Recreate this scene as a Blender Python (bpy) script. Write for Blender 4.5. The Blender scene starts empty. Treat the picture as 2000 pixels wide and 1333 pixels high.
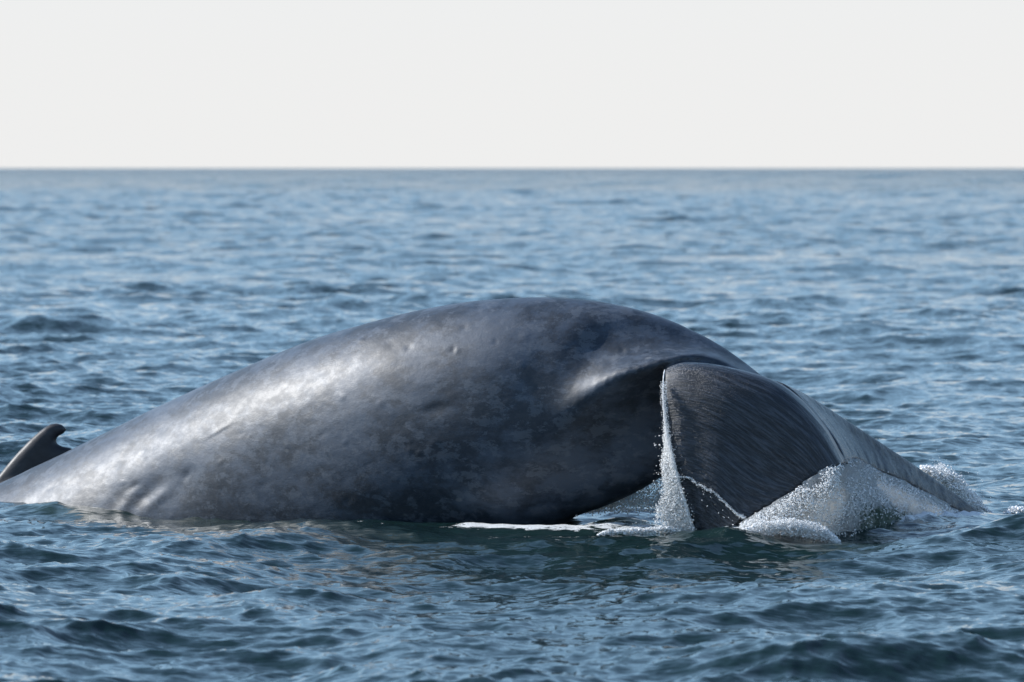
import bpy, math, random
import numpy as np
from mathutils import Vector, noise as mnoise
from mathutils.kdtree import KDTree

random.seed(7)
rng = np.random.default_rng(7)
scene = bpy.context.scene
COL = scene.collection
R = math.radians

# ------------------------------------------------------------------ camera, sky, sun, exposure
CAM_H = 2.45          # eye height of someone standing on a small boat
DIST = 40.0           # metres to the whale
WIDTH = 7.0           # metres across the frame at that distance
cam_d = bpy.data.cameras.new('camera')
cam_d.sensor_width = 36.0
cam_d.lens = 36.0 * DIST / WIDTH
cam_d.shift_y = -(666.5 - 328.0) / 2000.0
cam_d.clip_start = 0.5
cam_d.clip_end = 60000
cam_d.dof.use_dof = True
cam_d.dof.focus_distance = 39.9
cam_d.dof.aperture_fstop = 4.6
cam = bpy.data.objects.new('camera', cam_d)
cam.location = (0, 0, CAM_H)
cam.rotation_euler = (R(90), 0, 0)
COL.objects.link(cam)
scene.camera = cam

SUN_EL, SUN_AZ = 33.0, -72.0      # azimuth measured from +Y (view direction) towards +X
sun_dir = Vector((math.sin(R(SUN_AZ)) * math.cos(R(SUN_EL)), math.cos(R(SUN_AZ)) * math.cos(R(SUN_EL)), math.sin(R(SUN_EL))))
sd = bpy.data.lights.new('sun', 'SUN')
sd.energy = 5.0
sd.angle = R(0.5)
sd.color = (1.0, 0.985, 0.965)
sun = bpy.data.objects.new('sun', sd)
sun.rotation_euler = sun_dir.to_track_quat('Z', 'Y').to_euler()
sun.location = (-20, 30, 20)
COL.objects.link(sun)

world = bpy.data.worlds.new('World')
scene.world = world
world.use_nodes = True
wn, wl = world.node_tree.nodes, world.node_tree.links
wn.clear()
w_out = wn.new('ShaderNodeOutputWorld')
w_bg = wn.new('ShaderNodeBackground')
w_bg.inputs['Strength'].default_value = 0.15
sky = wn.new('ShaderNodeTexSky')
sky.sky_type = 'NISHITA'
sky.sun_disc = False
sky.sun_elevation = R(SUN_EL)
sky.sun_rotation = R(SUN_AZ)
sky.air_density = 1.0
sky.dust_density = 0.1
sky.ozone_density = 2.0
# pale sea haze that thickens evenly down to the horizon all the way round
w_tc = wn.new('ShaderNodeTexCoord')
w_sep = wn.new('ShaderNodeSeparateXYZ')
wl.new(w_tc.outputs['Generated'], w_sep.inputs[0])
w_abs = wn.new('ShaderNodeMath'); w_abs.operation = 'ABSOLUTE'
wl.new(w_sep.outputs['Z'], w_abs.inputs[0])
w_sq = wn.new('ShaderNodeMath'); w_sq.operation = 'POWER'; w_sq.inputs[1].default_value = 3.0
wl.new(w_abs.outputs[0], w_sq.inputs[0])
w_mul = wn.new('ShaderNodeMath'); w_mul.operation = 'MULTIPLY'; w_mul.inputs[1].default_value = -1300.0
wl.new(w_sq.outputs[0], w_mul.inputs[0])
w_exp = wn.new('ShaderNodeMath'); w_exp.operation = 'EXPONENT'
wl.new(w_mul.outputs[0], w_exp.inputs[0])
w_mix = wn.new('ShaderNodeMix'); w_mix.data_type = 'RGBA'
wl.new(w_exp.outputs[0], w_mix.inputs['Factor'])
# clear pale blue of the lower sky, above the haze (the plain model goes beige there)
w_m2 = wn.new('ShaderNodeMath'); w_m2.operation = 'MULTIPLY'; w_m2.inputs[1].default_value = -12.0
wl.new(w_sq.outputs[0], w_m2.inputs[0])
w_e2 = wn.new('ShaderNodeMath'); w_e2.operation = 'EXPONENT'; wl.new(w_m2.outputs[0], w_e2.inputs[0])
w_m3 = wn.new('ShaderNodeMath'); w_m3.operation = 'MULTIPLY'; w_m3.inputs[1].default_value = 0.75; wl.new(w_e2.outputs[0], w_m3.inputs[0])
w_low = wn.new('ShaderNodeMix'); w_low.data_type = 'RGBA'
wl.new(w_m3.outputs[0], w_low.inputs['Factor'])
wl.new(sky.outputs[0], w_low.inputs['A'])
w_low.inputs['B'].default_value = (2.65, 4.6, 6.8, 1)
wl.new(w_low.outputs['Result'], w_mix.inputs['A'])
w_mix.inputs['B'].default_value = (5.0, 5.0, 4.97, 1)
wl.new(w_mix.outputs['Result'], w_bg.inputs['Color'])
wl.new(w_bg.outputs[0], w_out.inputs['Surface'])

scene.view_settings.view_transform = 'Standard'
scene.view_settings.look = 'None'
scene.view_settings.gamma = 1.0
scene.view_settings.use_curve_mapping = False
scene.view_settings.exposure = 0.2
scene.cycles.max_bounces = 8
scene.cycles.transparent_max_bounces = 16
scene.cycles.caustics_reflective = False
scene.cycles.caustics_refractive = False

# ------------------------------------------------------------------ helpers
S = WIDTH / 2000.0

def P(px, py, y=DIST):
    """real position of something measured at (px, py) in the photo and standing y metres away"""
    px = np.asarray(px, float); py = np.asarray(py, float); y = np.asarray(y, float)
    k = S * y / DIST
    return np.stack(np.broadcast_arrays((px - 1000) * k, y, CAM_H + (328 - py) * k), -1)

def mesh_from(name, V, F, mats, smooth=True, attrs=None, kind=None, label=None, cat=None, group=None):
    """V (n,3), F (m,3|4) index array"""
    me = bpy.data.meshes.new(name)
    V = np.asarray(V, np.float32); F = np.asarray(F, np.int32)
    n, k = F.shape
    me.vertices.add(len(V)); me.vertices.foreach_set('co', V.ravel())
    me.loops.add(n * k); me.loops.foreach_set('vertex_index', F.ravel())
    me.polygons.add(n)
    me.polygons.foreach_set('loop_start', np.arange(n, dtype=np.int32) * k)
    me.polygons.foreach_set('use_smooth', np.full(n, smooth))
    me.update(calc_edges=True)
    for m in mats: me.materials.append(m)
    for an, av in (attrs or {}).items():
        add_attr(me, an, av)
    o = bpy.data.objects.new(name, me)
    COL.objects.link(o)
    if kind: o['kind'] = kind
    if label: o['label'] = label
    if cat: o['category'] = cat
    if group: o['group'] = group
    return o

def add_attr(me, an, av):
    av = np.asarray(av, np.float32)
    if av.ndim == 1:
        a = me.attributes.new(an, 'FLOAT', 'POINT'); a.data.foreach_set('value', av)
    else:
        a = me.attributes.new(an, 'FLOAT_VECTOR', 'POINT'); a.data.foreach_set('vector', av.ravel())

def grid_faces(nr, nc, off=0, wrap=False):
    i = np.arange(nr - 1)[:, None]; j = np.arange(nc if wrap else nc - 1)[None, :]
    j2 = (j + 1) % nc
    a = i * nc + j; b = i * nc + j2; c = (i + 1) * nc + j2; d = (i + 1) * nc + j
    return np.stack([a, b, c, d], -1).reshape(-1, 4) + off

def catmull(t, T, K):
    """Catmull-Rom through K (n,d) at knots T, evaluated at t"""
    T = np.asarray(T, float); K = np.asarray(K, float)
    M = np.zeros_like(K)
    for i in range(len(T)):
        a, b = max(i - 1, 0), min(i + 1, len(T) - 1)
        M[i] = (K[b] - K[a]) / (T[b] - T[a])
    t = np.clip(t, T[0], T[-1])
    i = np.clip(np.searchsorted(T, t, side='right') - 1, 0, len(T) - 2)
    h = (T[i + 1] - T[i]); x = (t - T[i]) / h
    x = x.reshape(x.shape + (1,) * (K.ndim - 1)); h = h.reshape(x.shape)
    return ((2*x**3 - 3*x**2 + 1) * K[i] + (x**3 - 2*x**2 + x) * h * M[i]
            + (-2*x**3 + 3*x**2) * K[i+1] + (x**3 - x**2) * h * M[i+1])

def sstep(a, b, x):
    t = np.clip((x - a) / (b - a), 0, 1)
    return t * t * (3 - 2 * t)

_perm = np.random.default_rng(3).permutation(512)
_grad = np.random.default_rng(4).random(512)
def vnoise(x, y, z=0.0):
    """smooth value noise in 0..1, vectorised"""
    x, y, z = np.broadcast_arrays(np.asarray(x, float), np.asarray(y, float), np.asarray(z, float))
    xi, yi, zi = np.floor(x).astype(int), np.floor(y).astype(int), np.floor(z).astype(int)
    xf, yf, zf = x - xi, y - yi, z - zi
    u, v, w = (f*f*f*(f*(f*6-15)+10) for f in (xf, yf, zf))
    def h(a, b, c): return _grad[_perm[(_perm[(_perm[a & 511] + b) & 511] + c) & 511]]
    def L(a, b, t): return a + (b - a) * t
    return L(L(L(h(xi,yi,zi), h(xi+1,yi,zi), u), L(h(xi,yi+1,zi), h(xi+1,yi+1,zi), u), v),
             L(L(h(xi,yi,zi+1), h(xi+1,yi,zi+1), u), L(h(xi,yi+1,zi+1), h(xi+1,yi+1,zi+1), u), v), w)
def fbm(x, y, z=0.0, o=4):
    s, a, t = 0.0, 0.5, 0.0
    for i in range(o):
        s = s + a * vnoise(x * 2**i + 17*i, y * 2**i + 5*i, z * 2**i); t += a; a *= 0.5
    return s / t

# ------------------------------------------------------------------ node helpers
class NT:
    def __init__(self, name):
        self.m = bpy.data.materials.new(name); self.m.use_nodes = True
        self.n, self.l = self.m.node_tree.nodes, self.m.node_tree.links
        self.n.clear()
        self.out = self.n.new('ShaderNodeOutputMaterial')
    def put(self, sock, v):
        if isinstance(v, bpy.types.NodeSocket): self.l.new(v, sock)
        elif isinstance(v, (tuple, list)) and len(v) == 3 and sock.type == 'RGBA': sock.default_value = (*v, 1)
        else: sock.default_value = v
    def node(self, t, ins=None, **kw):
        n = self.n.new(t)
        for k, v in kw.items(): setattr(n, k, v)
        for k, v in (ins or {}).items(): self.put(n.inputs[k], v)
        return n
    def math(self, op, a, b=0.0, c=None, clamp=False):
        n = self.node('ShaderNodeMath', {0: a, 1: b}, operation=op, use_clamp=clamp)
        if c is not None: self.put(n.inputs[2], c)
        return n.outputs[0]
    def vmath(self, op, a, b=(0, 0, 0), scale=None):
        n = self.node('ShaderNodeVectorMath', {0: a, 1: b}, operation=op)
        if scale is not None: self.put(n.inputs['Scale'], scale)
        return n.outputs[0]
    def mix(self, f, a, b):
        n = self.node('ShaderNodeMix', data_type='RGBA')
        self.put(n.inputs['Factor'], f); self.put(n.inputs['A'], a); self.put(n.inputs['B'], b)
        return n.outputs['Result']
    def ramp(self, v, a, b, lo=0.0, hi=1.0):
        n = self.node('ShaderNodeMapRange', {'Value': v, 'From Min': a, 'From Max': b, 'To Min': lo, 'To Max': hi}, interpolation_type='SMOOTHSTEP')
        return n.outputs[0]
    def noise(self, vec, scale, detail=4, rough=0.55, dist=0.0, out=0):
        n = self.node('ShaderNodeTexNoise', {'Vector': vec, 'Scale': scale, 'Detail': detail, 'Roughness': rough, 'Distortion': dist})
        return n.outputs[out]
    def attr(self, name, vec=False):
        n = self.node('ShaderNodeAttribute', attribute_name=name)
        return n.outputs['Vector' if vec else 'Fac']
    def obj(self):
        return self.node('ShaderNodeTexCoord').outputs['Object']
    def scale(self, v, s):
        return self.vmath('MULTIPLY', v, s)
    def bump(self, h, strength, dist, normal=None):
        n = self.node('ShaderNodeBump', {'Height': h, 'Strength': strength, 'Distance': dist})
        if normal is not None: self.put(n.inputs['Normal'], normal)
        return n.outputs[0]
    def bsdf(self, **kw):
        n = self.n.new('ShaderNodeBsdfPrincipled')
        for k, v in kw.items(): self.put(n.inputs[k.replace('_', ' ')], v)
        return n

# ------------------------------------------------------------------ the whale: centre line from measured stations
# top (px,py), bottom (px,py), distance of the centre line, half width
ST = [
    (-900, 1330, -620, 2150, 45.6, 1.20),
    (-450, 1135, -230, 1800, 44.5, 1.10),
    (-150, 1012,   60, 1640, 43.9, 1.04),
    (   0,  944,  190, 1550, 43.5, 1.00),
    ( 150,  874,  330, 1460, 43.1, 0.97),
    ( 350,  776,  520, 1330, 42.5, 0.92),
    ( 600,  669,  730, 1200, 41.7, 0.84),
    ( 750,  623,  830, 1145, 41.25, 0.77),
    ( 870,  597,  910, 1105, 40.95, 0.71),
    (1000,  583, 1000, 1072, 40.7, 0.64),
    (1110,  583, 1070, 1050, 40.55, 0.57),
    (1200,  594, 1112, 1014, 40.45, 0.50),
    (1300,  622, 1186,  988, 40.35, 0.42),
    (1385,  662, 1255,  955, 40.28, 0.35),
    (1450,  704, 1320,  910, 40.2, 0.29),
    (1500,  746, 1385,  885, 40.1, 0.23),
    (1550,  793, 1450,  880, 39.95, 0.17),
    (1600,  850, 1530,  890, 39.8, 0.10),
]
ST = np.array(ST, float)
Ttop = P(ST[:, 0], ST[:, 1], ST[:, 4]); Tbot = P(ST[:, 2], ST[:, 3], ST[:, 4])
knots = np.concatenate([[0], np.cumsum(np.linalg.norm(np.diff((Ttop * .6 + Tbot * .4), axis=0), axis=1))])
NS, NTH = 220, 128
ss = np.linspace(0, knots[-1], NS)
tp = catmull(ss, knots, Ttop); bt = catmull(ss, knots, Tbot); hw = catmull(ss, knots, ST[:, 5:6])[:, 0]
ctr = (tp + bt) / 2; ax = (tp - bt) / 2
tan = np.gradient(ctr, axis=0); tan /= np.linalg.norm(tan, axis=1)[:, None]
lat = np.cross(tan, ax); lat /= np.linalg.norm(lat, axis=1)[:, None]      # sign checked below
if lat[NS//2, 1] > 0: lat = -lat                                           # towards the camera side
th = np.linspace(0, 2*np.pi, NTH, endpoint=False)
c, s_ = np.cos(th), np.sin(th)
e = 0.96
tail = sstep(knots[9], knots[14], ss)                                       # 0 on the trunk, 1 on the tail stock
cx = np.sign(c) * np.abs(c)**e; sx = np.sign(s_) * np.abs(s_)**e
# the stock is keeled: flanks hollow above and below a side ridge that runs out into the fluke
rth = catmull(ss, knots[[0, 10, 11, 12, 13, 14, 17]], np.array([R(a) for a in (100, 98, 88, 68, 49, 38, 34)])[:, None])
thg = th[None]
ridge = np.exp(-((thg - rth) / 0.26)**2)
under = sstep(rth + R(2), rth + R(48), thg) * (1 - sstep(R(190), R(255), thg))
upper = np.exp(-((thg - rth + R(36)) / 0.30)**2)
tl = tail[:, None]
ramp_ = catmull(ss, knots[[0, 9, 10, 11, 12, 13, 14, 17]], np.array([0, 0, .02, .08, .56, 1.05, 1.3, 1.6])[:, None])
wide = 1.0 + ramp_ * ridge - tl * 0.42 * under - np.clip(ramp_, 0, .12) * upper
body_V = ctr[:, None] + ax[:, None] * cx[None, :, None] + (lat * hw[:, None])[:, None] * (sx[None] * wide)[..., None]
body_V = body_V.reshape(-1, 3)
body_F = grid_faces(NS, NTH, wrap=True)
n0 = len(body_V)
body_V = np.vstack([body_V, ctr[0], ctr[-1] + tan[-1] * 0.05])
j = np.arange(NTH); j2 = (j + 1) % NTH
cap0 = np.stack([j2, j, np.full(NTH, n0), np.full(NTH, n0)], -1)
last = (NS - 1) * NTH
cap1 = np.stack([last + j, last + j2, np.full(NTH, n0 + 1), np.full(NTH, n0 + 1)], -1)

# ------------------------------------------------------------------ flukes
def patch(rows, vs, ys, us, nu, nv, ydu, half_t):
    """a fluke lobe: rows of measured points root->tip, leading->trailing edge. Returns verts, faces, uv, mid surface"""
    K = np.array([[P(p[0], p[1], ys[i] + ydu(us[j], vs[i])) for j, p in enumerate(r)] for i, r in enumerate(rows)])
    u = np.linspace(0, 1, nu); v = np.linspace(0, 1, nv)
    A = catmull(v, vs, K)                                   # nv, nu_k, 3
    M = catmull(u, us, np.swapaxes(A, 0, 1))                # nu, nv, 3
    M = np.swapaxes(M, 0, 1)                                # nv, nu, 3
    du = np.gradient(M, axis=1); dv = np.gradient(M, axis=0)
    N = np.cross(du, dv); N /= np.linalg.norm(N, axis=2)[..., None] + 1e-9
    if N[..., 1].mean() > 0: N = -N                          # towards the camera
    U, Vv = np.meshgrid(u, v)
    t = half_t(U, Vv)[..., None]
    top = M + N * t * 0.45; bot = M - N * t * 1.55
    V = np.concatenate([top.reshape(-1, 3), bot.reshape(-1, 3)])
    n = nu * nv
    F = [grid_faces(nv, nu), grid_faces(nv, nu, n)[:, ::-1]]
    idx = np.arange(n).reshape(nv, nu)
    for e_ in (idx[0], idx[-1][::-1], idx[:, 0][::-1], idx[:, -1]):
        a, b = e_[:-1], e_[1:]
        F.append(np.stack([b, a, a + n, b + n], -1))
    return V, np.vstack(F), U, Vv, M, N

us = [0, .12, .38, .64, .84, 1.0]
near_rows = [
    [(1306, 742), (1345, 722), (1430, 733), (1525, 764), (1597, 830), (1645, 908)],
    [(1300, 724), (1340, 717), (1425, 731), (1522, 768), (1594, 838), (1640, 911)],
    [(1297, 760), (1335, 758), (1415, 778), (1505, 830), (1568, 880), (1606, 924)],
    [(1302, 832), (1336, 832), (1405, 856), (1478, 905), (1528, 935), (1562, 950)],
    [(1313, 888), (1342, 889), (1395, 912), (1450, 953), (1490, 975), (1515, 981)],
    [(1324, 929), (1348, 930), (1385, 950), (1420, 981), (1446, 1005), (1463, 1010)],
    [(1335, 965), (1352, 967), (1380, 985), (1410, 1008), (1430, 1022), (1446, 1025)],
    [(1356, 1032), (1366, 1036), (1382, 1044), (1400, 1050), (1415, 1054), (1424, 1054)],
    [(1385, 1095), (1390, 1097), (1398, 1100), (1408, 1102), (1415, 1102), (1420, 1100)],
]
near_v = [0, .10, .24, .44, .58, .70, .78, .90, 1.0]
near_y = [39.95, 39.58, 39.45, 39.40, 39.36, 39.34, 39.34, 39.36, 39.4]
nV, nF, nU, nVv, nM, nN = patch(near_rows, near_v, near_y, us, 110, 120,
    lambda u, v: -0.34 * u * (1 - 0.85 * v) + 0.07 * (1 - u)**4,
    lambda U, V: (0.034 * (1 - np.abs(1 - 2 * np.clip(U, 0, 1) * 0.9) ** 2.2) ** .5 + 0.016) * (1.7 - V))
far_rows = [
    [(1490, 748), (1520, 752), (1562, 788), (1600, 832), (1630, 872), (1650, 910)],
    [(1560, 772), (1578, 780), (1608, 815), (1635, 850), (1654, 878), (1668, 900)],
    [(1645, 822), (1655, 828), (1672, 858), (1690, 885), (1704, 905), (1714, 922)],
    [(1735, 878), (1742, 884), (1752, 905), (1764, 922), (1772, 936), (1780, 950)],
    [(1810, 928), (1815, 932), (1822, 948), (1830, 962), (1836, 974), (1842, 986)],
    [(1880, 977), (1884, 980), (1888, 990), (1892, 998), (1896, 1006), (1900, 1014)],
    [(1960, 1032), (1962, 1035), (1965, 1040), (1967, 1045), (1969, 1050), (1970, 1055)],
]
far_v = [0, .16, .36, .56, .74, .88, 1.0]
far_y = [39.96, 40.2, 40.5, 40.8, 41.1, 41.35, 41.6]
fV, fF, fU, fVv, fM, fN = patch(far_rows, far_v, far_y, us, 90, 120,
    lambda u, v: 0.03 * (1 - u)**2 - (0.34 * (1 - v)**4 + .0) * u + 0.04 * math.sin(u * math.pi)**2 * (1 - v)**2 * min(1, v * 6),
    lambda U, V: (0.032 * (1 - np.abs(1 - 2 * np.clip(U, 0, 1) * 0.9) ** 2.2) ** .5 + 0.014) * (1.6 - V))

# ------------------------------------------------------------------ dorsal fin (stands on the ridge, which is rolled away)
front = [(-130, 1080), (-60, 1000), (0, 926), (40, 880), (74, 846), (94, 831), (108, 827), (120, 829)]
rear = [(250, 960), (200, 915), (145, 879), (122, 873), (110, 865), (112, 854), (125, 847), (131, 838)]
kv = np.linspace(0, 1, len(front))
fv = np.linspace(0, 1, 60); fu = np.linspace(0, 1, 40)
FY = 43.75
Fr = catmull(fv, kv, P([p[0] for p in front], [p[1] for p in front], FY))
Re = catmull(fv, kv, P([p[0] for p in rear], [p[1] for p in rear], FY))
FM = Fr[:, None] * (1 - fu[None, :, None]) + Re[:, None] * fu[None, :, None]
FT = (0.012 + (0.075 - 0.045 * fv[:, None]) * np.sqrt(np.clip(1 - (2 * fu[None] - 1)**2, 0, 1)) * np.where(fv[:, None] > .95, .8, 1))
FV = np.concatenate([(FM + np.array([0, -1, 0]) * FT[..., None]).reshape(-1, 3), (FM + np.array([0, 1, 0]) * FT[..., None]).reshape(-1, 3)])
n = 60 * 40; idx = np.arange(n).reshape(60, 40)
FF = [grid_faces(60, 40), grid_faces(60, 40, n)[:, ::-1]]
for e_ in (idx[0], idx[-1][::-1], idx[:, 0][::-1], idx[:, -1]):
    a, b = e_[:-1], e_[1:]; FF.append(np.stack([b, a, a + n, b + n], -1))
FF = np.vstack(FF)

# ------------------------------------------------------------------ fuse everything into one continuous skin
def raw_mesh(V, F, tris=None):
    me = bpy.data.meshes.new('skin')
    faces = [tuple(int(x) for x in f) for f in F]
    if tris is not None: faces += [tuple(int(x) for x in f) for f in tris]
    me.from_pydata([tuple(map(float, v)) for v in V], [], faces)
    return me
offs = np.cumsum([0, len(body_V), len(nV), len(fV)])
allV = np.vstack([body_V, nV, fV, FV])
quads = np.vstack([body_F, nF + offs[1], fF + offs[2], FF + offs[3]])
tris = np.vstack([cap0[:, :3], cap1[:, :3]])
me = raw_mesh(allV, quads, tris)
tmp = bpy.data.objects.new('skin', me); COL.objects.link(tmp)
md = tmp.modifiers.new('r', 'REMESH'); md.mode = 'VOXEL'; md.voxel_size = 0.0165; md.adaptivity = 0
ms = tmp.modifiers.new('s', 'SMOOTH'); ms.factor = 0.5; ms.iterations = 5
dg = bpy.context.evaluated_depsgraph_get()
ev = tmp.evaluated_get(dg); em = ev.to_mesh()
V = np.empty(len(em.vertices) * 3, np.float32); em.vertices.foreach_get('co', V); V = V.reshape(-1, 3).astype(float)
Nn = np.empty(len(em.vertices) * 3, np.float32); em.vertex_normals.foreach_get('vector', Nn); Nn = Nn.reshape(-1, 3).astype(float)
LT = np.empty(len(em.polygons), np.int32); em.polygons.foreach_get('loop_total', LT)
VI = np.empty(len(em.loops), np.int32); em.loops.foreach_get('vertex_index', VI)
assert (LT == 4).all()
Q = VI.reshape(-1, 4)
ev.to_mesh_clear(); bpy.data.objects.remove(tmp); bpy.data.meshes.remove(me)
keep_f = (V[Q][:, :, 2].max(1) > -0.7) & (V[Q][:, :, 0].min(1) > -6.5)
Q = Q[keep_f]
used = np.unique(Q); mp = np.full(len(V), -1); mp[used] = np.arange(len(used))
V, Nn, Q = V[used], Nn[used], mp[Q]

# per-vertex fluke coordinates, by nearest point of the lobes' mid surfaces
kd = KDTree(nM.shape[0] * nM.shape[1] + fM.shape[0] * fM.shape[1])
flU = np.concatenate([nU.ravel(), fU.ravel()]); flV = np.concatenate([nVv.ravel(), fVv.ravel()])
flL = np.concatenate([np.zeros(nU.size), np.ones(fU.size)])
for i, p in enumerate(np.concatenate([nM.reshape(-1, 3), fM.reshape(-1, 3)])): kd.insert(p, i)
kd.balance()
flP = np.concatenate([nM.reshape(-1, 3), fM.reshape(-1, 3)])
flDu = np.concatenate([(np.gradient(M_, axis=1) * (M_.shape[1] - 1)).reshape(-1, 3) for M_ in (nM, fM)])
flDv = np.concatenate([(np.gradient(M_, axis=0) * (M_.shape[0] - 1)).reshape(-1, 3) for M_ in (nM, fM)])
fl = np.zeros(len(V)); fu_ = np.zeros(len(V)); fv_ = np.zeros(len(V)); lobe = np.zeros(len(V))
cand = np.where(V[:, 0] > 0.85)[0]
for i in cand:
    _, k, d = kd.find(V[i])
    fl[i] = 1 - min(max((d - 0.055) / 0.06, 0), 1)
    dd = V[i] - flP[k]; a_, b_ = flDu[k], flDv[k]
    aa, bb_, ab = a_ @ a_, b_ @ b_, a_ @ b_
    da, db = dd @ a_, dd @ b_; det = aa * bb_ - ab * ab + 1e-12
    fu_[i] = flU[k] + (da * bb_ - db * ab) / det; fv_[i] = flV[k] + (db * aa - da * ab) / det; lobe[i] = flL[k]
fu_ = np.clip(fu_, 0, 1.02); fv_ = np.clip(fv_, 0, 1.02)
fl *= np.where(lobe < .5, sstep(0.02, 0.10, fv_), 1)
# body coordinates (along, around) for relief that follows the animal
kb = KDTree(NS)
for i in range(NS): kb.insert(ctr[i], i)
kb.balance()

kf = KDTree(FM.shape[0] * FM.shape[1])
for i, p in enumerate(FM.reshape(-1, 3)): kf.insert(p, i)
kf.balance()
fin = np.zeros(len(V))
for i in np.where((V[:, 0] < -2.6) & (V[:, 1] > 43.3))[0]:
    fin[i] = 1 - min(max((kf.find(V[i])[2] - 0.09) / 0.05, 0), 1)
# relief: thick skin of running water that ends in a lip across the near lobe's tip
disp = np.zeros(len(V))
nearm = fl * (lobe < .5)
lip_v = 0.705 + 0.035 * (fbm(fu_ * 4, lobe) - .5)
disp -= nearm * 0.030 * sstep(lip_v, lip_v + 0.012, fv_) * sstep(0.0, .10, fu_) * (Nn[:, 1] < 0.2)
disp += nearm * 0.012 * np.exp(-((fv_ - lip_v + 0.006) / 0.008)**2) * (Nn[:, 1] < 0.2)
# furrows along the flow on both lobes
fur = fbm(fu_ * 2.2 + 3 * lobe, fv_ * 42 + fu_ * 3, lobe * 9, 3) - .5
disp += fl * fur * 0.014 * sstep(0.05, .35, fu_)
# broad unevenness of the flank, wrinkles, pits
disp += (1 - fl) * ((fbm(V[:, 0] * .9, V[:, 1] * .9, V[:, 2] * 1.6, 3) - .5) * 0.020
                    + (fbm(V[:, 0] * 3.3 - V[:, 2] * 2, V[:, 1] * 3, V[:, 2] * 7, 3) - .5) * 0.006)
def dent(px, py, r_px, depth, asp=1.0, rot=0.0):
    # pit (negative) or knob at a measured place on the near flank
    k = S * V[:, 1] / DIST
    ppx = V[:, 0] / k + 1000; ppy = 328 - (V[:, 2] - CAM_H) / k
    a, b = ppx - px, ppy - py
    ca, sa = math.cos(rot), math.sin(rot)
    a, b = a * ca + b * sa, (-a * sa + b * ca) * asp
    d2 = (a * a + b * b) / (r_px * r_px)
    return depth * np.exp(-d2) * (Nn[:, 1] < 0.35)
for args in [(228, 975, 34, -.010, 2.6, -.95), (243, 990, 26, .010, 2.6, -.95), (285, 962, 44, -.024, 2.6, -.75), (305, 976, 34, .012, 2.8, -.75),
             (345, 950, 60, -.018, 2.0, -.6), (362, 928, 14, -.010, 1.8, -.9), (225, 915, 18, -.008, 2.5, -.6), (260, 950, 16, -.008, 2.5, -.5),
             (430, 840, 26, .006, 7, -.55), (200, 860, 60, -.006, 4, -.5),
             (1215, 683, 5, -.016), (1224, 686, 4, .01), (885, 683, 5, -.012), (893, 687, 5, .012), (968, 668, 5, -.010), (1018, 712, 6, .008),
             (1002, 905, 4, -.01), (1024, 870, 5, .012), (1068, 907, 5, .012), (1110, 978, 5, .008), (945, 948, 5, .01),
             (705, 665, 7, .01, 2), (670, 776, 6, .012), (560, 872, 6, .012), (765, 968, 7, .01), (800, 880, 6, .01), (850, 800, 30, -.012, 2.5, -.2),
             (1181, 630, 5, .006), (1240, 700, 22, -.006)]:
    args = (*args[:3], args[3] * (.35 if args[2] < 9 else .8), *args[4:])
    disp += dent(*args)
for i in range(70):
    px, py = rng.uniform(60, 1250), rng.uniform(600, 1020)
    disp += dent(px, py, rng.uniform(4, 11), rng.choice([-1, 1]) * rng.uniform(.0015, .004), rng.uniform(1, 2.2), -.5)
V = V + Nn * disp[:, None]

# wetness gathered in the side fold and along edges
def near_path(pts, wpx):
    k = S * V[:, 1] / DIST
    ppx = V[:, 0] / k + 1000; ppy = 328 - (V[:, 2] - CAM_H) / k
    best = np.full(len(V), 1e9)
    for (x0, y0), (x1, y1) in zip(pts[:-1], pts[1:]):
        dx, dy = x1 - x0, y1 - y0
        t = np.clip(((ppx - x0) * dx + (ppy - y0) * dy) / (dx*dx + dy*dy), 0, 1)
        best = np.minimum(best, np.hypot(ppx - x0 - t * dx, ppy - y0 - t * dy))
    return np.exp(-(best / wpx)**2) * (Nn[:, 1] < .5)

# ------------------------------------------------------------------ whale skin material
m = NT('whale_skin')
P0 = m.obj()
# mottling runs along the body
st = m.scale(P0, (1.0, 1.0, 1.7))
big = m.noise(st, 1.1, 6, .65, 0.2)
mid = m.noise(st, 4.0, 7, .72, 0.25)
fine = m.noise(P0, 26.0, 4, .7)
blot = m.ramp(m.math('ADD', m.math('MULTIPLY', big, .5), m.math('MULTIPLY', mid, .5)), .44, .58)
col = m.mix(blot, (0.009, 0.018, 0.031), (0.047, 0.067, 0.098))
patchy = m.ramp(m.noise(st, 6.0, 8, .75, 0.2), .52, .58)
col = m.mix(m.math('MULTIPLY', patchy, .5), col, (0.10, 0.12, 0.15))
vor = m.node('ShaderNodeTexVoronoi', {'Vector': st, 'Scale': 3.2, 'Randomness': 1.0})
spot = m.math('MULTIPLY', m.ramp(vor.outputs['Distance'], .11, .05), m.ramp(m.node('ShaderNodeSeparateColor', {0: vor.outputs['Color']}).outputs[0], .55, .6))
col = m.mix(m.math('MULTIPLY', spot, .5), col, (0.17, 0.18, 0.19))
col = m.mix(m.math('MULTIPLY', m.ramp(fine, .4, .7), .25), col, (0.06, 0.065, 0.075))
flk = m.attr('fluke'); uv = m.attr('fluke_uv', True)
streak_vec = m.scale(uv, (7.0, 80.0, 1.0))
streak = m.noise(streak_vec, 1.0, 5, .6, 0.3)
streak_f = m.noise(m.scale(uv, (14.0, 260.0, 1.0)), 1.0, 3, .6)
fcol = m.mix(m.ramp(streak, .42, .66), (0.011, 0.015, 0.021), (0.060, 0.070, 0.088))
col = m.mix(flk, col, fcol)
col = m.mix(m.attr('fin'), col, m.mix(m.ramp(mid, .4, .6), (.008, .008, .011), (.020, .020, .024)))  # shade on the dorsal fin, painted into the base colour as a darker tone
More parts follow.
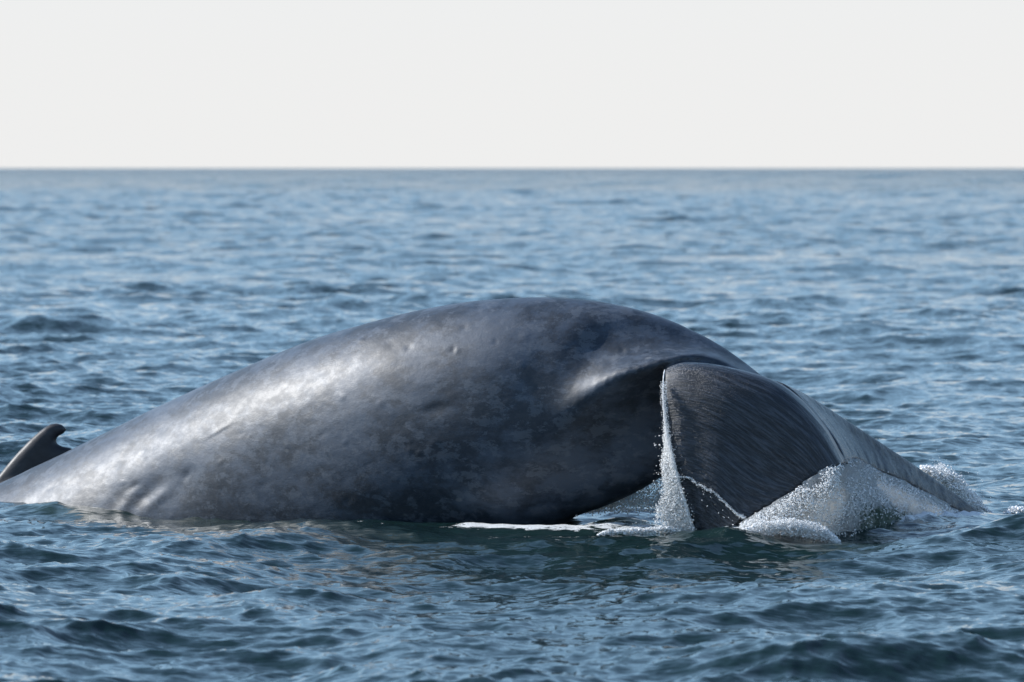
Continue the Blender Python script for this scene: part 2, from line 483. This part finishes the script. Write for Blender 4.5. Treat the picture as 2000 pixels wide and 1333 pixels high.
rough = m.math('ADD', m.ramp(m.noise(st, 9.0, 5, .65), .35, .65, .46, .60), m.math('MULTIPLY', fine, .08))
rough = m.node('ShaderNodeMix', {'Factor': flk, 'A': rough, 'B': m.ramp(streak_f, .3, .7, .22, .40)}).outputs['Result']
wr = m.noise(m.scale(P0, (1, 1, 1.4)), 60.0, 4, .65)
wr2 = m.noise(st, 14.0, 5, .6)
b1 = m.bump(m.math('ADD', m.math('MULTIPLY', wr2, .8), m.math('MULTIPLY', wr, .25)), .4, .010)
sb = m.math('ADD', m.math('ADD', m.math('MULTIPLY', streak, .8), m.math('MULTIPLY', streak_f, .5)), m.math('MULTIPLY', m.noise(P0, 55.0, 5, .7), .5))
b2 = m.bump(sb, .8, .016)
nmix = m.node('ShaderNodeMix', data_type='VECTOR')
m.put(nmix.inputs['Factor'], flk); m.l.new(b1, nmix.inputs[4]); m.l.new(b2, nmix.inputs[5])
bs = m.bsdf(Base_Color=col, Roughness=rough, IOR=1.42, Normal=nmix.outputs[1])
bs.inputs['Coat Weight'].default_value = 0.35
bs.inputs['Coat Roughness'].default_value = 0.46
m.l.new(bs.outputs[0], m.out.inputs[0])
SKIN = m.m

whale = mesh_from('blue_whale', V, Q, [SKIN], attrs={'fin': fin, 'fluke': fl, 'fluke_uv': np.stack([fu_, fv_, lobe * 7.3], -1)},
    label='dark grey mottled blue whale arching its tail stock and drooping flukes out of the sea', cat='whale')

# ------------------------------------------------------------------ the sea
def spectrum(N, L, seed, wind, V0, lam_min, lam_max, pw=4.0):
    r = np.random.default_rng(seed)
    k1 = 2 * np.pi * np.fft.fftfreq(N, L / N)
    kx, ky = np.meshgrid(k1, k1)
    k = np.hypot(kx, ky); k[0, 0] = 1e-6
    Lw = V0 * V0 / 9.81
    ct = (kx * math.cos(wind) + ky * math.sin(wind)) / k
    Ph = np.exp(-1 / (k * Lw)**2) / k**pw * (0.16 + 0.84 * np.abs(ct)**2) * np.where(ct < 0, 0.35, 1)
    Ph *= np.exp(-(k * lam_min / (2*np.pi))**4 * .7) * (k > 2*np.pi/lam_max)
    Ph[0, 0] = 0
    h = (r.standard_normal((N, N)) + 1j * r.standard_normal((N, N))) * np.sqrt(Ph)
    return kx, ky, k, h
def fields(kx, ky, k, h):
    z = np.fft.ifft2(h).real
    dx = np.fft.ifft2(-1j * kx / k * h).real
    dy = np.fft.ifft2(-1j * ky / k * h).real
    sx = np.fft.ifft2(1j * kx * h).real; sy = np.fft.ifft2(1j * ky * h).real
    return z, dx, dy, math.sqrt((sx**2).mean() + (sy**2).mean())
WIND = R(262)
LA, NA = 41.0, 2048
ka = spectrum(NA, LA, 11, WIND, 3.4, 0.10, 60, 3.65)
zA, dxA, dyA, slA = fields(*ka)
SLOPE = 0.205
g = SLOPE / slA
TA = np.stack([dxA, dyA, zA], -1) * g * np.array([1, 1, 1.0])
def lowpass(lam):
    kx, ky, k, h = ka
    f = np.exp(-(k * lam / (2*np.pi))**4)
    z, dx, dy, sl = fields(kx, ky, k, h * f)
    return np.stack([dx, dy, z], -1) * g, sl * g
TA2, slA2 = lowpass(0.55)
TA3, slA3 = lowpass(2.2)
kb_ = spectrum(512, 5.1, 5, WIND + .4, 2.2, 0.05, 0.30, 3.6)
zB, dxB, dyB, slB = fields(*kb_)
TB = np.stack([dxB, dyB, zB], -1) * (0.15 / slB)
print('sea rms height', TA[..., 2].std(), 'slopes', slA2, slA3)
ksw = spectrum(512, 420.0, 21, WIND + .2, 12.0, 5.0, 90, 3.6)
zS, dxS, dyS, slS = fields(*ksw)
TS = np.stack([dxS, dyS, zS], -1) * (0.018 / slS)
print('swell rms', TS[..., 2].std())
def samp(T, L, x, y):
    if L > 20:      # two copies of the wave field laid at different angles and scales, so that nothing repeats in view
        out = 0
        for ang, sc, ox, w in ((0.61, 1.0, 3.0, .78), (-0.37, 0.71, 11.0, .62)):
            ca, sa = math.cos(ang), math.sin(ang)
            q = samp1(T, L, (x * ca + y * sa) / sc + ox, (-x * sa + y * ca) / sc) * (w * sc)
            out = out + np.stack([q[..., 0] * ca - q[..., 1] * sa, q[..., 0] * sa + q[..., 1] * ca, q[..., 2]], -1)
        return out
    return samp1(T, L, x, y)
def samp1(T, L, x, y):
    N = T.shape[0]
    fx = (x / L) % 1 * N; fy = (y / L) % 1 * N
    i, j_ = np.floor(fx).astype(int), np.floor(fy).astype(int)
    a, b = (fx - i)[..., None], (fy - j_)[..., None]
    i %= N; j_ %= N; i1 = (i + 1) % N; j1 = (j_ + 1) % N
    return (T[j_, i] * (1-a) + T[j_, i1] * a) * (1-b) + (T[j1, i] * (1-a) + T[j1, i1] * a) * b

# sheltered water: signed distance-ish to the whale's near waterline
def local_sea(x, y):
    """extra height, damping of waves, foam"""
    k = S * y / DIST
    px = x / k + 1000
    # near waterline of the whale, from the stations
    wl_y = np.interp(px, [-200, 0, 300, 600, 800, 1000, 1150, 1300, 1420, 1700, 1900, 2100], [43.0, 42.4, 41.3, 40.5, 40.15, 39.9, 39.8, 39.75, 39.4, 39.9, 41.1, 41.6])
    d = wl_y - y                       # metres in front of the whale
    hb = np.zeros_like(x); foam = np.zeros_like(x)
    damp = 1 - 0.38 * np.exp(-(d / 1.4)**2)
    near = np.exp(-np.clip(d, -0.3, 9) ** 2 / 0.5) * (d > -1.4)
    # a low wave laps up the flank at the left
    hb += 0.045 * np.exp(-((px - 120) / 90)**2 - ((d - 0.12) / 0.22)**2)
    hb += 0.05 * np.exp(-((px - 620) / 160)**2 - ((d - 0.6) / 0.4)**2)
    hb += 0.05 * np.exp(-((px - 1420) / 110)**2 - ((d - 0.55) / 0.30)**2)
    f = fbm(x * 2.2, y * 3.2, 0, 4)
    foam += np.exp(-((d - 0.02) / 0.30)**2) * (.45 + .9 * fbm(x * 1.7, 8.8, 0, 3)) * sstep(840, 940, px) * (1 - sstep(1900, 1960, px)) * 1.0
    foam += 0.55 * np.exp(-((d - 0.15) / 0.22)**2) * sstep(240, 420, px) * (1 - sstep(840, 940, px))
    foam += 0.85 * np.exp(-((px - 1500) / 110)**2 - ((d - 0.15) / 0.5)**2)
    hb += -0.03 * np.exp(-((d - 1.3) / .8)**2) + 0.035 * np.clip(foam, 0, 1) * sstep(840, 940, px)
    hb += 0.06 * foam * (fbm(x * 9, y * 9, 3, 3) - .35) * sstep(1340, 1420, px)
    hb += 0.09 * np.exp(-((px - 1225) / 70)**2 - ((d + 0.45) / 0.3)**2)
    foam = np.clip(foam, 0, 1)
    shal = np.exp(-((px - 110) / 75)**4 - ((d - 0.12) / 0.22)**2) * .4 + np.exp(-((px - 1215) / 85)**4 - ((d + 0.35) / 0.4)**2) * .45
    return hb, damp, foam, np.clip(shal, 0, 1)

secs = [  # y0, y1, spacing start, spacing end, columns, half-angle core (tan), texture level
    (3.0, 22.0, 0.45, 0.18, 260, 0),
    (21.9, 62.0, 0.042, 0.092, 730, 0),
    (61.6, 160.0, 0.10, 0.38, 470, 1),
    (158.5, 620.0, 0.32, 1.0, 300, 2),
    (612.0, 3000.0, 2.6, 9.0, 180, 2),
    (2980.0, 26000.0, 10.0, 400.0, 120, 3),
]
SV, SF, Sfoam, Smic, Sshal = [], [], [], [], []
off = 0
for (y0, y1, s0, s1, nc, lev) in secs:
    g_ = (s1 - s0) / (y1 - y0)
    ys_ = [y0]
    while ys_[-1] < y1: ys_.append(ys_[-1] + s0 + g_ * (ys_[-1] - y0))
    ys_[-1] = y1
    ys_ = np.array(ys_)
    core = np.linspace(-1, 1, nc) * 0.138
    nw = max(24, nc // 14)
    wing = 0.138 + (np.linspace(0, 1, nw + 1)[1:] ** 2.6) * (6.0 if lev < 3 else 2.5)
    ta = np.concatenate([-wing[::-1], core, wing])
    colsp = np.gradient(ta)
    X = ys_[:, None] * ta[None]; Y = np.broadcast_to(ys_[:, None], X.shape)
    rowsp = np.gradient(ys_)[:, None]
    sp = np.maximum(ys_[:, None] * colsp[None], rowsp)            # local grid spacing
    hf = 1 - sstep(0.12, 0.4, sp); mf = 1 - sstep(0.5, 1.6, sp); lf = 1 - sstep(2.0, 9.0, sp)
    D3 = samp(TA3, LA, X, Y) * lf[..., None]
    if lev <= 2:
        t2 = samp(TA2, LA, X, Y); D = D3 + (t2 - D3) * mf[..., None]
    else: t2, D = None, D3
    if lev <= 1:
        t1 = samp(TA, LA, X, Y)
        D = D + (t1 - t2) * hf[..., None]
    if lev == 0:
        rf = (1 - sstep(0.04, 0.12, sp)) * (0.35 + 1.3 * fbm(X * .35, Y * .22, 1, 3)**1.5)
        tb_ = samp(TB, 5.1, X, Y) * rf[..., None]
    else: tb_ = 0
    hb, damp, foam, shal = local_sea(X, np.array(Y)) if (y0 < 45 < y1) else (0 * X, 1 + 0 * X, 0 * X, 0 * X)
    # slow groups of calmer and rougher water
    grp = 0.45 + 1.1 * fbm(X * .16 + 9, Y * .06, 4, 3)
    D = D * grp[..., None]
    for cx_, cy_, wx_, wy_, hh_ in ((1.25, 28.6, .75, .42, .085), (1.9, 29.1, .5, .3, .04), (-7.0, 85.5, .9, .8, .22), (-6.2, 86.2, .6, .6, .14),
                                    (4.85, 60.8, .7, .6, .12), (7.0, 96, 1.1, .8, .16), (-.5, 31.0, .6, .35, .05), (4.4, 37.6, .5, .35, .07), (-1.9, 34.5, .4, .3, .05)):
        tt_ = (X - cx_) / wx_; bend = .35 * tt_ * tt_ * wy_
        yy_ = (Y - cy_ - bend) / wy_
        hb = hb + hh_ * np.exp(-tt_**2) * np.exp(-np.abs(yy_) ** np.where(yy_ < 0, 1.3, 2.0) * np.where(yy_ < 0, 1.6, .8))
    D = D * damp[..., None] + tb_ * (.6 + .4 * grp[..., None])
    if y1 > 60: D = D + samp1(TS, 420.0, X, Y) * (sstep(55, 110, Y) * (1 - sstep(6, 16, sp)) * (1 + 1.6 * sstep(250, 900, Y)))[..., None]
    micro = 0.17 + 0.15 * (1 - hf) + 0.25 * (1 - mf) + .42 * (1 - lf)
    chop = -1.25      # pulls the surface towards the crests: sharp crests, flat troughs
    VX = X + D[..., 0] * chop; VY = Y + D[..., 1] * chop
    VZ = D[..., 2] + hb
    SV.append(np.stack([VX, VY, VZ], -1).reshape(-1, 3))
    SF.append(grid_faces(*X.shape, off)); off += X.size
    Sfoam.append(foam.ravel()); Sshal.append(shal.ravel()); Smic.append(micro.ravel())
SV = np.vstack(SV); SF = np.vstack(SF)
print('sea quads', len(SF))

m = NT('sea_water')
P0 = m.obj()
geo = m.node('ShaderNodeNewGeometry').outputs['Normal']
mic = m.attr('micro'); foamA = m.attr('foam')
n1 = m.noise(m.scale(P0, (.55, 1.6, 0.0)), 15.0, 5, .62, .5, 1)
n2 = m.noise(m.scale(P0, (1.0, 1.0, 0.0)), 1.6, 3, .6, 0, 1)
v = m.vmath('SUBTRACT', m.vmath('ADD', n1, m.vmath('SCALE', n2, scale=.4)), (.70, .70, .70))
v = m.scale(v, (4.2, 4.2, 0.0))
nrm = m.vmath('NORMALIZE', m.vmath('ADD', geo, m.vmath('SCALE', v, scale=mic)))
fn = m.noise(m.scale(P0, (1.0, 1.0, 1.0)), 5.5, 7, .68, 0.9)
fmask = m.ramp(m.math('ADD', fn, m.math('MULTIPLY', foamA, .52)), .83, .93)
wat = m.bsdf(Base_Color=m.mix(m.attr('shallow'), (0.008, 0.024, 0.023), (0.045, 0.075, 0.04)), Roughness=m.math('ADD', .02, m.math('MULTIPLY', mic, .15)), IOR=1.333, Normal=nrm)
foam_b = m.bsdf(Base_Color=(0.80, 0.82, 0.82), Roughness=.55, Normal=m.bump(m.noise(P0, 60, 5, .7), .8, .02))
mx = m.node('ShaderNodeMixShader', {0: m.math('MULTIPLY', fmask, m.ramp(foamA, .02, .12))})
m.l.new(wat.outputs[0], mx.inputs[1]); m.l.new(foam_b.outputs[0], mx.inputs[2])
m.l.new(mx.outputs[0], m.out.inputs[0])
sea = mesh_from('sea_water', SV, SF, [m.m], attrs={'foam': np.concatenate(Sfoam), 'micro': np.concatenate(Smic), 'shallow': np.concatenate(Sshal)}, kind='structure')

# ------------------------------------------------------------------ white water: sheets, froth and drops
m = NT('white_water')
P0 = m.obj()
gr = m.attr('green')
f1 = m.noise(m.scale(P0, (1, 1, .35)), 16, 6, .7, .4)
f2 = m.noise(P0, 70, 4, .7)
tone = m.mix(m.ramp(f1, .35, .65), (.78, .81, .83), (.95, .95, .95))
tone = m.mix(m.math('MULTIPLY', m.ramp(f2, .5, .7), .7), tone, (.96, .96, .96))
gmask = m.ramp(m.math('ADD', m.noise(P0, 15, 7, .8, .3), m.math('MULTIPLY', gr, .42)), .66, .80)
f3 = m.noise(m.scale(P0, (1, 1, .45)), 45, 5, .75)
nb = m.bump(m.math('ADD', f1, m.math('ADD', m.math('MULTIPLY', f3, .9), m.math('MULTIPLY', f2, .8))), 1.0, .04)
white = m.bsdf(Base_Color=tone, Roughness=.30, Normal=nb)
white.inputs['IOR'].default_value = 1.33
tr = m.node('ShaderNodeBsdfTranslucent', {'Color': (.93, .95, .95)})
mx0 = m.node('ShaderNodeMixShader', {0: .5}); m.l.new(white.outputs[0], mx0.inputs[1]); m.l.new(tr.outputs[0], mx0.inputs[2])
green = m.bsdf(Base_Color=m.mix(f2, (.03, .06, .04), (.22, .28, .22)), Roughness=.08, IOR=1.33, Normal=nb)
mx1 = m.node('ShaderNodeMixShader', {0: gmask}); m.l.new(mx0.outputs[0], mx1.inputs[1]); m.l.new(green.outputs[0], mx1.inputs[2])
# ragged gaps where a sheet breaks up
thin = m.attr('thin')
hole = m.ramp(m.math('ADD', m.noise(m.scale(P0, (1, 1, .5)), 24, 5, .7, .6), m.math('MULTIPLY', thin, .62)), .68, .76)
trp = m.node('ShaderNodeBsdfTransparent')
mx2 = m.node('ShaderNodeMixShader', {0: hole}); m.l.new(trp.outputs[0], mx2.inputs[1]); m.l.new(mx1.outputs[0], mx2.inputs[2])
m.l.new(mx2.outputs[0], m.out.inputs[0])
FOAM = m.m

m = NT('water_drop')
gl = m.bsdf(Base_Color=(.92, .92, .91), Roughness=.25, IOR=1.33)
m.l.new(gl.outputs[0], m.out.inputs[0])
DROP = m.m

def sheet(name, top, bot, nc, nr, amp, thick, label, green=None, thin=None, belly=0.0, sc=9.0, seed=0):
    """a falling sheet of water between two 3-D paths: front and back skins, closed"""
    t = np.linspace(0, 1, nc); w = np.linspace(0, 1, nr)
    A = catmull(t, np.linspace(0, 1, len(top)), top); B = catmull(t, np.linspace(0, 1, len(bot)), bot)
    W = w[:, None, None]
    M = A[None] * (1 - W) + B[None] * W
    M[..., 1] -= belly * np.sin(np.pi * np.clip(w, 0, 1))[:, None]
    nz = fbm(M[..., 0] * sc + seed, M[..., 1] * sc, M[..., 2] * sc * .5, 5) - .5
    nz2 = np.abs(fbm(M[..., 0] * sc * 5 + seed, M[..., 1] * 3, M[..., 2] * sc * 1.4, 3) - .5)
    nx = fbm(M[..., 0] * sc, 9 + seed, M[..., 2] * sc, 4) - .5
    front = M.copy(); front[..., 1] -= thick * .5 + amp * nz * 2 + amp * 1.2 * nz2; front[..., 0] += nx * amp * 1.6
    back = M.copy(); back[..., 1] += thick * .5; back[..., 0] += nx * amp * 1.6
    n = nc * nr; idx = np.arange(n).reshape(nr, nc)
    F = [grid_faces(nr, nc), grid_faces(nr, nc, n)[:, ::-1]]
    for e_ in (idx[0], idx[-1][::-1], idx[:, 0][::-1], idx[:, -1]):
        a, b = e_[:-1], e_[1:]; F.append(np.stack([b, a, a + n, b + n], -1))
    TT, WW = np.meshgrid(t, w)
    g_ = (green(TT, WW) if green else 0 * TT).ravel(); h_ = (thin(TT, WW) if thin else 1 + 0 * TT).ravel()
    return mesh_from(name, np.concatenate([front.reshape(-1, 3), back.reshape(-1, 3)]), np.vstack(F), [FOAM],
                     attrs={'green': np.tile(g_, 2), 'thin': np.tile(h_, 2)}, kind='stuff', label=label, cat='splash')

phi = (1 + 5**.5) / 2
IV = np.array([(-1, phi, 0), (1, phi, 0), (-1, -phi, 0), (1, -phi, 0), (0, -1, phi), (0, 1, phi), (0, -1, -phi), (0, 1, -phi), (phi, 0, -1), (phi, 0, 1), (-phi, 0, -1), (-phi, 0, 1)]) / math.hypot(1, phi)
IF = np.array([(0,11,5),(0,5,1),(0,1,7),(0,7,10),(0,10,11),(1,5,9),(5,11,4),(11,10,2),(10,7,6),(7,1,8),(3,9,4),(3,4,2),(3,2,6),(3,6,8),(3,8,9),(4,9,5),(2,4,11),(6,2,10),(8,6,7),(9,8,1)])
def drops(name, pts, rad, label, mat=None, stretch=0.5):
    pts = np.asarray(pts, float); k = len(pts)
    sc = rad[:, None] * (1 + stretch * (rng.random((k, 3)) - .35))
    a = rng.random(k) * 6.28
    base = IV[None] * sc[:, None]
    x = base[..., 0] * np.cos(a)[:, None] - base[..., 2] * np.sin(a)[:, None]
    z = base[..., 0] * np.sin(a)[:, None] + base[..., 2] * np.cos(a)[:, None]
    base = np.stack([x, base[..., 1], z], -1) + pts[:, None]
    F = (IF[None] + (np.arange(k) * 12)[:, None, None]).reshape(-1, 3)
    V = base.reshape(-1, 3)
    return mesh_from(name, V, F, [mat or DROP], attrs={'green': np.zeros(len(V)), 'thin': np.ones(len(V))}, kind='stuff', label=label, cat='water drops')
def nearS(u, v, out=0.0):
    iu = np.clip(np.round(np.asarray(u) * 109).astype(int), 0, 109); iv = np.clip(np.round(np.asarray(v) * 119).astype(int), 0, 119)
    return nM[iv, iu] + nN[iv, iu] * out
def farS(u, v, out=0.0):
    iu = np.clip(np.round(np.asarray(u) * 89).astype(int), 0, 89); iv = np.clip(np.round(np.asarray(v) * 119).astype(int), 0, 119)
    return fM[iv, iu] + fN[iv, iu] * out

# water pouring off both trailing edges
tv = np.array([.80, .72, .64, .55, .42, .28, .16, .07])
topA = [nearS(.985, v_, .0) for v_ in tv] + [farS(.97, v_, .012) for v_ in (.08, .25, .4, .55, .68, .80, .90)]
topA = np.array(topA)
botA = topA.copy()
bx = np.linspace(1428, 1905, len(topA)); by = np.interp(bx, [1428, 1500, 1700, 1905], [39.32, 39.32, 39.7, 40.9])
botA = P(bx, np.full(len(bx), 1000), by); botA[:, 2] = -0.12
sheet('falling_water_curtain', topA, botA, 300, 130, .045, .10,
      'broad grey-white curtain of water falling from the trailing edges between both fluke lobes',
      green=lambda T, W: sstep(.42, .62, T) * sstep(.30, .75, W) * (1 - sstep(.97, 1.05, T)), belly=.10,
      thin=lambda T, W: 1.0 - .55 * np.exp(-W / .03) - .3 * sstep(.9, 1, T))
k = 17000
tt, ww = rng.random(k), rng.random(k) ** 1.15 * 1.02 - .02
A = catmull(tt, np.linspace(0, 1, len(topA)), topA); B = catmull(tt, np.linspace(0, 1, len(topA)), botA)
pp = A * (1 - ww[:, None]) + B * ww[:, None]
pp[:, 1] -= .10 * np.sin(np.pi * ww) + .10 + rng.random(k) * .05; pp[:, 2] -= .03
pp += rng.normal(0, .012, (k, 3))
kp = (fbm(tt * 14, ww * 5, 0, 3) > .36) & ~((tt > .46) & (tt < .93) & (ww > .55) & (rng.random(k) < .8))
pp = pp[kp]; k = len(pp)
drops('curtain_drops', pp, rng.uniform(.0015, .0055, k) * np.where(rng.random(k) < .04, 1.7, 1), 'fine drops flying off the falling curtain of water behind the near fluke')

# bright spray thrown off the leading edge of the near lobe
lv = np.linspace(.44, .93, 12)
topL = np.array([nearS(0.0, v_, .0) for v_ in lv])
wid = np.interp(lv, [.44, .55, .66, .70, .80, .93], [.01, .03, .10, .16, .19, .25])
outL = topL.copy(); outL[:, 0] = np.minimum(topL[:, 0] - wid * .3, P(1303, 0, 39.5)[0] + rng.normal(0, .01, 12) ); outL[:, 0] = topL[:, 0] - wid
outL[:, 0] = np.maximum(outL[:, 0], P(1292, 0, 39.5)[0] + np.array([.02, .015, .0, -.01, .0, .01, .02, .02, .01, 0, -.01, -.02]))
outL[:, 1] += .10
sheet('leading_edge_spray', topL, outL, 160, 46, .022, .05,
      'bright white sheet of spray hanging from the leading edge of the near fluke',
      thin=lambda T, W: 1.0 - .72 * W ** 1.5, sc=13, seed=5)
k = 6500
tt = rng.random(k) ** .75
A = catmull(tt, np.linspace(0, 1, 12), topL); B = catmull(tt, np.linspace(0, 1, 12), outL)
ww = rng.random(k) ** .9 * (1.0 + .35 * fbm(tt * 14, 7.7, 0, 3) ** 2)
pp = A * (1 - ww[:, None]) + B * ww[:, None] + rng.normal(0, .010, (k, 3)) * (1 + 2.2 * (rng.random(k) < .08))[:, None]; pp[:, 1] -= .04
k2 = 1500   # beads clinging to the upper leading edge
v2 = rng.uniform(.14, .60, k2) ** .8
p2 = nearS(rng.random(k2) * .03, v2, .02) + rng.normal(0, .006, (k2, 3)) + np.array([-.012, -.03, 0])
drops('leading_edge_drops', np.vstack([pp, p2]), np.concatenate([rng.uniform(.0012, .0042, k) * (1 + .8 * (rng.random(k) < .05)), rng.uniform(.0012, .0032, k2)]),
      'glittering drops along the leading edge of the near fluke')

vr = np.linspace(.09, .93, 220)
cr = nearS(np.zeros(220), vr, .006) + np.array([-.004, -.012, 0])
cr = np.stack([np.convolve(np.pad(cr[:, i], 4, 'edge'), np.ones(9) / 9, 'valid') for i in range(3)], -1)
rr_ = (.0035 + .006 * sstep(.1, .6, vr)) * (.6 + .9 * fbm(vr * 60, 2.2, 0, 3))
aa_ = np.linspace(0, 2 * np.pi, 10, endpoint=False)
TV = cr[:, None] + rr_[:, None, None] * np.stack([np.cos(aa_), np.sin(aa_), 0 * aa_], -1)[None]
mesh_from('leading_edge_rim_water', TV.reshape(-1, 3), grid_faces(220, 10, wrap=True), [DROP], kind='stuff',
          label='thin pale rim of water running down the leading edge of the near fluke', cat='water')

# film of water ending in a bright lip across the near tip
k = 900
u3 = rng.random(k) ** .9
lipc = 0.705 + 0.035 * (fbm(u3 * 4, 0) - .5) + .004
p3 = nearS(u3, lipc, .036) + rng.normal(0, .005, (k, 3))
k4 = 14
p4 = nearS(.35 + .6 * rng.random(k4), .73 + .05 * rng.random(k4), .05)
drops('fluke_lip_drops', np.vstack([p3, p4]), np.concatenate([rng.uniform(.0012, .0032, k), rng.uniform(.002, .0045, k4)]),
      'thin bright line of drops where the water film ends across the near fluke tip')

# veil behind the leading edge, seen under the tail stock
tb = P([1110, 1160, 1210, 1260, 1310, 1350], [985, 960, 935, 915, 905, 905], 40.75)
bb = P([1110, 1160, 1210, 1260, 1310, 1350], [1010] * 6, 40.55); bb[:, 2] = .07
sheet('falling_water_veil', tb, bb, 150, 70, .03, .06, 'bluish veil of falling water under the tail stock, left of the near fluke',
      green=lambda T, W: .25 * sstep(.55, 1, W), thin=lambda T, W: .33 - .1 * W, sc=14, seed=11)

k = 5500
tt, ww = rng.random(k), rng.random(k) ** .8
A = catmull(tt, np.linspace(0, 1, 6), tb); B = catmull(tt, np.linspace(0, 1, 6), bb)
pp = A * (1 - ww[:, None]) + B * ww[:, None]; pp[:, 1] -= .05 + rng.random(k) * .1
drops('veil_drops', pp + rng.normal(0, .01, (k, 3)), rng.uniform(.0015, .0055, k), 'bluish froth under the tail stock left of the near fluke')

# burst of froth behind the far tip
def burst(name, path, yy, h, k, label, r0=.004, r1=.016, wid=.05):
    path = np.array(path, float); t_ = rng.random(k)
    q = catmull(t_, np.linspace(0, 1, len(path)), P(path[:, 0], path[:, 1], yy))
    lump = (.35 + 1.3 * fbm(t_ * 9, 3.3, 0, 3) ** 1.4) * np.sin(np.pi * np.clip(t_, .01, .99)) ** .6
    a = rng.random(k) * 6.283; rr = wid * lump * np.sqrt(rng.random(k))
    q[:, 0] += rr * np.cos(a); q[:, 2] += rr * np.sin(a) * 1.0 - h * rng.random(k) ** 2; q[:, 1] += rng.normal(0, wid * .7, k)
    stray = rng.random(k) < .05
    q[stray] += np.abs(rng.normal(0, .07, (stray.sum(), 3))) * np.array([1, .3, .8])
    rad = rng.uniform(r0, r1, k) * np.where(stray, .35, 1) * (.5 + rng.random(k))
    return drops(name, q, rad, label, stretch=1.1)
burst('tip_splash', [(1800, 912), (1835, 922), (1862, 938), (1880, 962), (1905, 985), (1940, 1004)], 41.75, .12, 8000,
      'white burst of froth rising behind the far fluke tip', wid=.07, r0=.002, r1=.0065)
burst('small_splash', [(1962, 1006), (1982, 998), (2010, 1004)], 41.7, .04, 900, 'small white splash on the water beyond the far fluke tip', wid=.035, r0=.003, r1=.010)
burst('fluke_base_froth', [(1445, 1036), (1475, 1030), (1505, 1024), (1540, 1022), (1570, 1026), (1610, 1036), (1640, 1056)], 38.93, .06, 8000,
      'heap of white froth on the water where the curtain lands beside the near fluke tip', wid=.04, r0=.0013, r1=.0042)
burst('spray_foot_froth', [(1150, 1052), (1190, 1038), (1240, 1036), (1300, 1032), (1350, 1036)], 39.45, .02, 4200,
      'line of white froth on the water at the foot of the leading edge spray', wid=.016, r0=.0013, r1=.0042)
